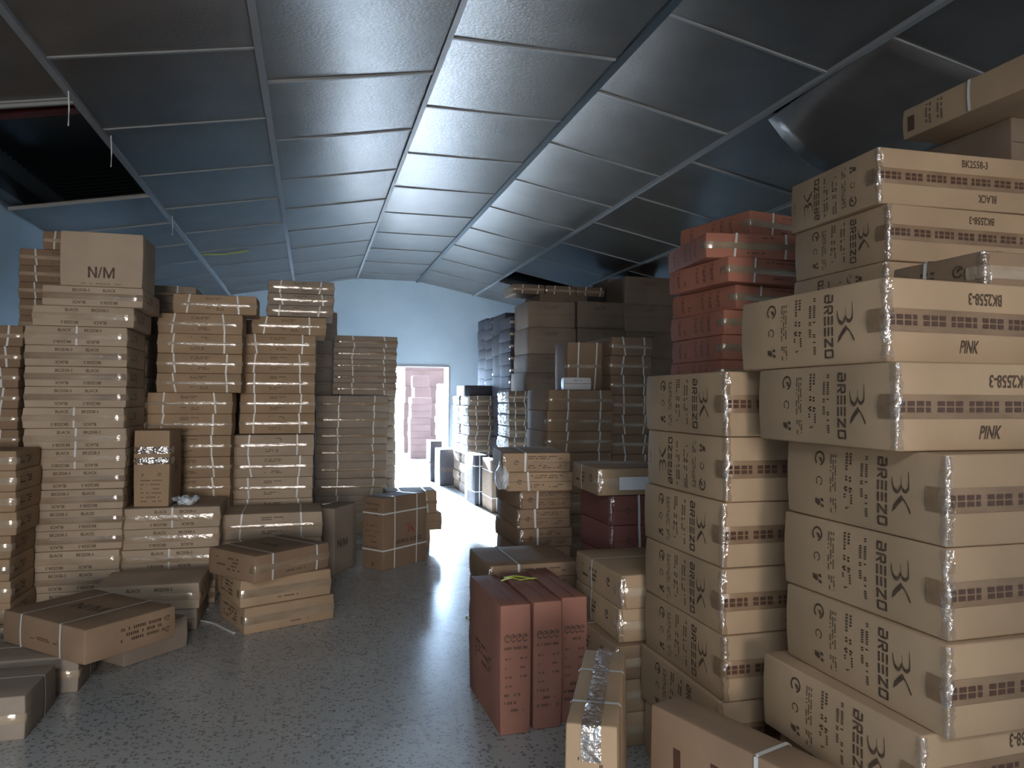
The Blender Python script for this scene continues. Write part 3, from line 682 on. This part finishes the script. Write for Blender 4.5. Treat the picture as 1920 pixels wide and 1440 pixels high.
# 5. middle stack
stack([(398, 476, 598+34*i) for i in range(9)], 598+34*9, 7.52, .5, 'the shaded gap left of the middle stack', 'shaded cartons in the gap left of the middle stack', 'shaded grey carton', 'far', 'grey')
ZF = at_y(510, 962, 6.05).z
stack([(415, 603, 962)], 1010, 6.05, .50, 'the pile behind the N/M pile', 'wide cartons at the foot of the middle stack', 'wide tan taped carton', 'strap', 'tan')
stack([(503, 625, 527), (503, 625, 551), (503, 624, 573)], 594, 6.95, .55, 'the middle stack\'s crown', 'small cartons on top of the middle stack', 'thin strapped carton', 'strap', 'grey', floor=False)
stack([(470, 613, 594), (452, 593, 627), (451, 590, 664), (450, 588, 700), (450, 590, 738), (450, 589, 775)], 813, 6.84, .6, 'the middle strapped stack', 'strapped cartons of the middle stack', 'tan strapped carton', 'strap', 'kraft', floor=False)
stack([(437, 588, 815), (437, 587, 855), (437, 587, 895)], 935, 6.76, .6, 'the middle stack\'s lower part', 'strapped cartons low in the middle stack', 'broad strapped carton with glossy tape', 'strap', 'tan')
# 6. greyer stack by the aisle
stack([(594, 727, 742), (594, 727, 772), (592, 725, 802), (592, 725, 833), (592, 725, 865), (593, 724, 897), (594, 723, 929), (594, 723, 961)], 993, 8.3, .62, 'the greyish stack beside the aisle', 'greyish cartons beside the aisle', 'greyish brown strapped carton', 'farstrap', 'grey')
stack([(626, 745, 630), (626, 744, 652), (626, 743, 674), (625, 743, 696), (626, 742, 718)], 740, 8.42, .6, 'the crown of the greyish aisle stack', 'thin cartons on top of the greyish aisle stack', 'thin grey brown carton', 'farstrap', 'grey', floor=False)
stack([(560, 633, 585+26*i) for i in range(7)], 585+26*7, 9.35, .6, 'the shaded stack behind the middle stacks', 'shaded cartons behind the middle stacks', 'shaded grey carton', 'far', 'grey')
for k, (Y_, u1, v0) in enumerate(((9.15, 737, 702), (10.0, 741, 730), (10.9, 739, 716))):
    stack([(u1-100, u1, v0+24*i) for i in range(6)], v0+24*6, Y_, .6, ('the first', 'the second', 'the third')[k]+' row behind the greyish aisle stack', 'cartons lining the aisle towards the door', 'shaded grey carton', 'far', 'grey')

# ------------------------------------------------------------------ single cartons on the left floor
p2 = .002
carton(.555, .25, .625, .745, 6.775, 0, 40, 'upright', 'brown', 0, 'upright strapped carton with a wordmark standing beside the bright aisle')
carton(.42, .19, .56, .215, 6.67, 0, 62, 'uprightplain', 'grey', 0, 'dull upright carton leaning behind the N/M pile, left of the strapped one')
carton(.36, .34, .17, .98, 7.62, 0, 3, 'far', 'kraft', 0, 'small carton on the floor behind the upright strapped carton, lower one')
carton(.55, .40, .17, 1.0, 8.0-.38, .171, 2, 'far', 'kraft', 1, 'small carton behind the upright strapped carton, middle of three')
carton(.50, .38, .22, .98, 7.62, .342, 0, 'farstrap', 'kraft', 2, 'carton with a dark blue label behind the upright strapped carton')
# pile of three with the N/M lid
pc = (Vector((-.393, 4.964)) + Vector((.155, 5.198)))/2
ex = Vector((.92, .39)).normalized(); ey = Vector((-ex.y, ex.x))
c0 = Vector((-.393, 4.964)) + ex*.30 + ey*.25
carton(.60, .50, .165, c0.x, c0.y, 0, 23, 'pile', 'kraft', 0, 'tan carton at the bottom of the pile of three on the floor')
carton(.60, .50, .170, c0.x-.02, c0.y, .167, 22, 'pile', 'kraft', 1, 'middle tan carton of the pile of three on the floor')
# top one
carton(.58, .50, .168, -.26, 5.25, .339, 39, 'pile', 'brown', 2, 'strapped carton printed N/M on the pile of three on the floor')
# box hidden behind the pile
carton(.60, .45, .14, -1.0, 5.38, 0, 0, 'far', 'grey', 1, 'shaded carton on the floor behind the flat N/M carton, lower')
carton(.62, .45, .165, -.99, 5.36, .142, -1, 'left', 'tan', 1, 'tan carton with shiny tape behind the flat N/M carton, upper')
# front-left pile
carton(.72, .50, .17, -1.14, 4.475, .187, -44, 'nmflat', 'brown', 0, 'wide strapped carton printed N/M lying askew on the floor pile, front left')
carton(.34, .40, .185, -.97, 4.80, 0, -44, 'far', 'grey', 2, 'shaded carton under the right end of the askew N/M carton')
carton(.75, .34, .184, -1.505, 4.22+.17, 0, 0, 'ybox', 'grey', 0, 'grey film-wrapped carton under the askew N/M carton, at the left edge')
carton(.75, .40, .19, -1.57, 3.70+.2, 0, 0, 'ybox', 'grey', 1, 'grey carton cut by the left picture edge, nearest on the floor')
# loose bits of plastic strapping
def strap_bit(pts, r, mt, lb, cat='strap offcut'):
    bm = bmesh.new(); P = [Vector(p) for p in pts]; Q = []
    for i in range(len(P)-1):
        for k in range(6):
            t_ = k/6; a_ = P[max(i-1, 0)]; b_ = P[i]; c_ = P[i+1]; d_ = P[min(i+2, len(P)-1)]
            Q.append(.5*((2*b_)+(c_-a_)*t_+(2*a_-5*b_+4*c_-d_)*t_*t_+(3*b_-a_-3*c_+d_)*t_**3))
    Q.append(P[-1]); tube(bm, Q, r, 6, .3)
    for f in bm.faces: f.smooth = True
    return tag(obj('strap_offcut', fin(bm, 'strap_offcut', [mt])), lb, cat)
def fz(u, v, z=.004): q = at_z(u, v, z); return (q.x, q.y, z)
strap_bit([fz(330, 1168), fz(365, 1163, .01), fz(400, 1168), fz(425, 1180), fz(440, 1187)], .012, 'strap', 'loose white strapping on the floor left of the pile of three')
strap_bit([fz(335, 1143), fz(365, 1139), fz(392, 1143)], .010, 'strap', 'short white strapping on the floor behind the askew N/M carton')
strap_bit([fz(893, 1152), fz(878, 1154, .012), fz(876, 1160), fz(893, 1162)], .007, 'yellow', 'folded yellowish strap lying on the floor left of the red cartons')

# ------------------------------------------------------------------ right side, near
G1_ = 'printed cartons of the big right stack'
def side_stack(rows, desc, place, group, w, d, h, st, mt, ordn=None, z0=0):
    """rows from the top down: (x of the left face, y of the front, style suffix, rotation)"""
    n_ = len(rows)
    for i, (x, y, s_, r_) in enumerate(rows):
        z = z0+(n_-1-i)*h
        carton(w, d, h-.0015, x+w/2, y+d/2, z, r_, s_ or st, mt if isinstance(mt, str) else mt[i % len(mt)], i % 3, f'{desc} in {place}, {ORD[i]}', group)
HK = .2285
side_stack([(1.44, 1.63, 0, 3), (1.43, 1.53, 0, -2), (1.49, 1.46, 0, 0), (1.49, 1.47, 0, 1), (1.48, 1.45, 0, 0), (1.43, 1.50, 0, 2), (1.47, 1.47, 0, 0), (1.47, 1.47, 0, 0)],
           'big printed carton', 'the nearest right stack', G1_, .62, .62, HK, 'kid', 'kraft')
side_stack([(1.38, 2.27, 0, 0), (1.39, 2.28, 'kidflip', 0), (1.38, 2.29, 0, 0), (1.38, 2.28, 0, -1), (1.38, 2.28, 0, 0), (1.37, 2.30, 0, 0), (1.38, 2.28, 0, 0)],
           'printed carton', 'the stack left of the nearest right one', 'printed cartons of the second right stack', .62, .62, HK, 'kid', 'kraft')
side_stack([(2.18, 2.43, 'blackflip', -2), (2.2, 2.43, 0, 0), (2.2, 2.44, 'blackflip', 0)]+[(2.2, 2.43, 0, 0)]*8,
           'tall-stacked printed carton', 'the highest right stack', 'printed cartons of the highest right stack', .86, .58, HK, 'kidblack', 'kraft')
carton(.42, .36, .13, 2.18, 1.97, HK*8+.001, 0, 'ybox', 'brown', 2, 'low brown carton on the nearest right stack, at the right edge')
carton(.44, .50, .22, 3.14, 2.76, HK*11+.001, 0, 'far', 'umber', 0, 'shaded carton under the long strapped one below the ceiling, at right')
carton(.55, 1.05, .14, 2.98, 2.36, HK*11+.223, 0, 'topside', 'kraft', 0, 'long strapped carton under the ceiling at the top right')
# red stack
zR = 2.587; hR = .1437
rr = [(2.34, 3.76, 12), (2.17, 3.68, -7), (2.20, 3.66, 5), (2.27, 3.74, 8), (2.24, 3.73, 2), (2.24, 3.72, 0), (2.23, 3.72, 0), (2.23, 3.72, 0), (2.23, 3.72, 0)] + [(2.23, 3.72, 0)]*9
for i, (x, y, r_) in enumerate(rr):
    carton(.58, .60, hR-.0015, x+.29, y+.30, zR-hR*(i+1), r_, 'red', 'red', i % 3, f'red carton in the stack beside the highest right stack, {ORD[i]}', 'red cartons of the high stack')
# C stack: strapped cartons lying lengthways
for i, (x, y, r_) in enumerate([(1.30, 2.97, 0), (1.30, 2.98, -1), (1.26, 2.96, 2), (1.27, 2.97, 0), (1.27, 2.97, 0)]):
    carton(.55, .56, .146, x+.275, y+.28, .1475*(4-i), r_, 'ybox', ('kraft', 'kraft', 'brown')[i % 3], i % 3, f'film-wrapped strapped carton right of the red trio, {ORD[i]}', 'cartons stacked right of the red trio')
# red trio standing
for i, (x, y, w_, r_) in enumerate([(.885, 3.50, .14, 1.5), (1.045, 3.52, .135, 1), (1.19, 3.56, .125, .5)]):
    carton(w_, .58, .575, x, y, 0, r_, 'redup', 'redbrown', i, ('leftmost red carton standing on edge beside the aisle, side face showing', 'middle red carton of the three standing on edge', 'rightmost red carton of the three standing on edge')[i], 'red cartons standing on edge')
strap_bit([(.93, 3.62, .582), (.98, 3.60, .60), (1.03, 3.62, .582), (1.08, 3.57, .60), (1.10, 3.61, .585), (1.02, 3.67, .59), (.96, 3.68, .582)], .010, 'yellow', 'bright yellow green strap offcut on the red cartons')
# F
for i in range(4):
    carton(.50, .50, .148, 1.18, 4.13, .15*(3-i), 0, 'dbox', 'brown', i % 3, f'strapped carton right behind the red trio, {ORD[i]}', 'cartons right behind the red trio')
# D
for i in range(7):
    carton(.36, .60, .1265, 1.325+.18, 4.70+.30, .128*(6-i), random.Random(i).uniform(-2, 2), 'dbox', 'brown', i % 3, f'brown carton in the stack beyond the red trio, {ORD[i+2]}', 'cartons of the stack beyond the red trio')
for i in range(2):
    carton(.44, .62, .123, 1.245+.22+.01*i, 4.62+.31, .128*7+.125*(1-i), (-8, -6)[i], 'dbox', 'kraft', i % 3, f'tan carton with a strap on the stack beyond the red trio, {ORD[i]}', 'cartons of the stack beyond the red trio')
# white plastic hanging off it
bm = bmesh.new(); bmesh.ops.create_icosphere(bm, subdivisions=4, radius=1)
for v_ in bm.verts:
    nv = noise.noise_vector(v_.co*1.8); v_.co = Vector((v_.co.x*.035+nv.x*.012, v_.co.y*.12+nv.y*.02, v_.co.z*.085+nv.z*.03))
for f in bm.faces: f.smooth = True
o = tag(obj('plastic_bag', fin(bm, 'plastic_bag', ['bubble'])), 'white plastic bag bulging from the stack beyond the red trio', 'plastic bag'); o.location = (1.215, 4.72, .985)
# E
carton(.50, .46, .145, 1.50+.25, 3.70+.23, .979, -3, 'ybox', 'kraft', 0, 'tan carton with a pale strap on the dark red stack')
for i in range(6):
    carton(.50, .44, .1615, 1.56+.25, 3.72+.22, .163*(5-i), random.Random(i+5).uniform(-2, 2), 'dbox', 'maroon', i % 3, f'dark red carton under the tan carton, {ORD[i]}', 'dark red cartons behind the second right stack')
bm = bmesh.new(); add_box(bm, -.09, .09, -.0015, .0015, -.035, .035)
o = tag(obj('paper_label', fin(bm, 'paper_label', ['paper'])), 'white paper sheet on the front of the tan carton', 'paper'); o.location = (1.69, 3.686, 1.045); o.rotation_euler = (0, 0, math.radians(-3))
# J and L
carton(.145, .63, .58, .91, 2.255, 0, -26, 'tall', 'kraft', 0, 'upright narrow carton with shiny tape and two straps, nearest on the floor')
carton(.14, .60, .50, 1.245, 1.975, 0, 17.7, 'flapbox', 'brown', 0, 'narrow brown carton standing before the two printed stacks, bottom edge')

# ------------------------------------------------------------------ right side, far
HD = 'the low strapped stack below the white box'
stack([(1029, 1147, 731), (1028, 1147, 770), (1026, 1147, 809)], 848, 5.9, .6, HD, 'strapped cartons below the white box', 'brown strapped carton', 'farstrap', 'brown')
stack([(1148, 1222, 632), (1146, 1222, 667), (1147, 1222, 704), (1147, 1222, 741), (1147, 1222, 778), (1147, 1222, 815)], 852, 5.92, .6, 'the stack by the white box', 'cartons by the white box', 'brown carton with a thin strap', 'farstrap', 'brown')
zt = at_y(1088, 731, 5.9).z
a = at_y(1061, 728, 5.95); b2 = at_y(1108, 707, 5.95)
carton(round(b2.x-a.x, 2), .12, .105, (a.x+b2.x)/2, 5.95+.06, zt+.001, -6, 'far', 'white', 0, 'small white carton standing on brown cartons in the shade')
carton(.33, .34, .42, at_y(1104, 680, 6.12).x-.03, 6.30, zt+.001, 0, 'farstrap', 'brown', 1, 'dark brown carton with shiny film right behind the small white one')
# tall back wall of cartons
Gs = 'cartons of the tall back wall of boxes on the right'
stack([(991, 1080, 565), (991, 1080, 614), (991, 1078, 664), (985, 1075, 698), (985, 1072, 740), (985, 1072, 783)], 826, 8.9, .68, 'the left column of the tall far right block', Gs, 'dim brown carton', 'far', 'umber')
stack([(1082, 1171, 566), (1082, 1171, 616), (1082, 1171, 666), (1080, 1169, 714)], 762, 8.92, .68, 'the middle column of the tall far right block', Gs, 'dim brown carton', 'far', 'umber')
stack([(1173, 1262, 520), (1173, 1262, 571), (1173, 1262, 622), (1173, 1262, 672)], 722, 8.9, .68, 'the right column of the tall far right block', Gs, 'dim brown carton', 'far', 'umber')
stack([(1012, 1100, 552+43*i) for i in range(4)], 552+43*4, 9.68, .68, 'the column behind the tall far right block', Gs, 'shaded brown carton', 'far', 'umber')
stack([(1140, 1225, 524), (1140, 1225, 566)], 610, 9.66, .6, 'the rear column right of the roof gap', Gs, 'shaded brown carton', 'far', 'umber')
zz = at_y(1030, 565, 8.9).z
for k, x in enumerate((2.66, 3.12, 3.58)):
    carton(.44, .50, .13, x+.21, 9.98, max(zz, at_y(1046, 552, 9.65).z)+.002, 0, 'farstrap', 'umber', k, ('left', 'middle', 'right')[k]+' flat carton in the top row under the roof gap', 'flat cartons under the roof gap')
# columns stepping back toward the door
def column(xl, y, w, d, ztop, n_, mt, place, group, st='farstrap', desc='dusky carton', film=0):
    h = ztop/n_; rnd = random.Random(place)
    for i in range(n_):
        r = carton(w, d, h-.0015, xl+w/2+rnd.uniform(-.012, .012), y+d/2, ztop-h*(i+1), rnd.uniform(-1.5, 1.5), st, mt, rnd.randrange(3), f'{desc} in {place}, {ORD[i]}', group)
        if r and film and i < film:      # wrapped, puckered film on the side that faces the aisle
            bm = bmesh.new(); vs = {}; N = 8; rr_ = random.Random(i+int(y*10))
            for p in range(N+1):
                for q in range(N+1):
                    e_ = min(p, q, N-p, N-q) > 0
                    vs[p, q] = bm.verts.new((-w/2-.006-(rr_.random()*.022+.012 if e_ else 0), -d/2+d*p/N, .004+(h-.01)*q/N))
            for p in range(N):
                for q in range(N): bm.faces.new((vs[p, q], vs[p, q+1], vs[p+1, q+1], vs[p+1, q])).smooth = True
            obj('side_film', fin(bm, 'side_film', ['bubble']), r)
Gd = 'cartons along the right of the aisle towards the door'
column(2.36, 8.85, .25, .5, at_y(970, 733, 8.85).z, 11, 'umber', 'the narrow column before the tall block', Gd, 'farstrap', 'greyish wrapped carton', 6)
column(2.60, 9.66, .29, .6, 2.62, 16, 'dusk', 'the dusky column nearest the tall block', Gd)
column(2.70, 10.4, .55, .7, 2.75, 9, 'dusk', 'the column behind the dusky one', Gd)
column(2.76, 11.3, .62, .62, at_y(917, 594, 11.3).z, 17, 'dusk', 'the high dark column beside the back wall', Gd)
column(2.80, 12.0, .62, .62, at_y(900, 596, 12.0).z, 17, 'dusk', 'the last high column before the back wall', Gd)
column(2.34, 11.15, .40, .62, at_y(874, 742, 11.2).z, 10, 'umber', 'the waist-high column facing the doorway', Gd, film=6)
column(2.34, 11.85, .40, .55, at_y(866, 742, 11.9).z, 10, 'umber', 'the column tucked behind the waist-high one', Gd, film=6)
carton(.46, .5, .16, 2.50, 11.45, at_y(874, 742, 11.2).z+.001, 4, 'far', 'black', 0, 'black carton jutting out on the waist-high column near the doorway')
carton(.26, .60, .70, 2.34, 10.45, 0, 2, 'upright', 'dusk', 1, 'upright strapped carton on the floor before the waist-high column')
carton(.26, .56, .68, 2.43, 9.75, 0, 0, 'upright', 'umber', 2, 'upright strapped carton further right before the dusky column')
carton(.34, .55, .62, 2.30, 12.8, 0, 0, 'uprightplain', 'black', 0, 'dark carton standing on the floor right inside the doorway')
carton(.20, .50, .72, 2.18, 13.5, 0, 0, 'uprightplain', 'black', 1, 'farthest dark carton standing in the doorway')

# ------------------------------------------------------------------ yard beyond the door
Go = 'sunlit cartons stacked in the yard'
def ycol(x, y, w, d, h, n_, mt, nm):
    rnd = random.Random(nm)
    for i in range(n_): carton(w, d, h-.001, x+rnd.uniform(-.02, .02), y+d/2, -.02+h*(n_-1-i), rnd.uniform(-3, 3), 'far', mt, rnd.randrange(3), f'sunlit pink carton in {nm}, {ORD[i]}', Go)
ycol(2.66, 18.5, .5, .5, .17, 9, 'yardbox', 'the middle yard stack beyond the doorway')
ycol(3.10, 17.4, .34, .5, .155, 12, 'yardtan', 'the right yard stack beyond the doorway')
ycol(2.80, 19.4, .42, .5, .30, 7, 'yardbox', 'the left yard stack beyond the doorway')
ycol(3.05, 20.6, 1.1, .6, .46, 6, 'yardbox', 'the rear yard stack beyond the doorway')

# ------------------------------------------------------------------ the cartons hidden behind and beneath the others, and an added shading stack
for i in range(7):                 # unseen stack added behind the camera to darken the lower right cartons
    for j in range(2):
        REST.append((parts_of(.66, .62, .21, 'far', 'kraft', i % 3), Matrix.Translation((1.47+.68*j, -1.2, .212*i)))) if i < 7 else None
bm = bmesh.new(); mats = []
for parts, mw in REST:
    for nm, me in parts:
        n0, f0 = len(bm.verts), len(bm.faces); bm.from_mesh(me); bm.verts.ensure_lookup_table(); bm.faces.ensure_lookup_table()
        for v_ in bm.verts[n0:]: v_.co = mw @ v_.co
        mp = []
        for q in me.materials:
            if q not in mats: mats.append(q)
            mp.append(mats.index(q))
        for f in bm.faces[f0:]: f.material_index = mp[f.material_index]
o = tag(obj('carton_pile', fin(bm, 'carton_pile', mats)), 'brown cartons mostly hidden behind and beneath the other stacks, plus one added shading stack', 'cartons'); o['kind'] = 'stuff'
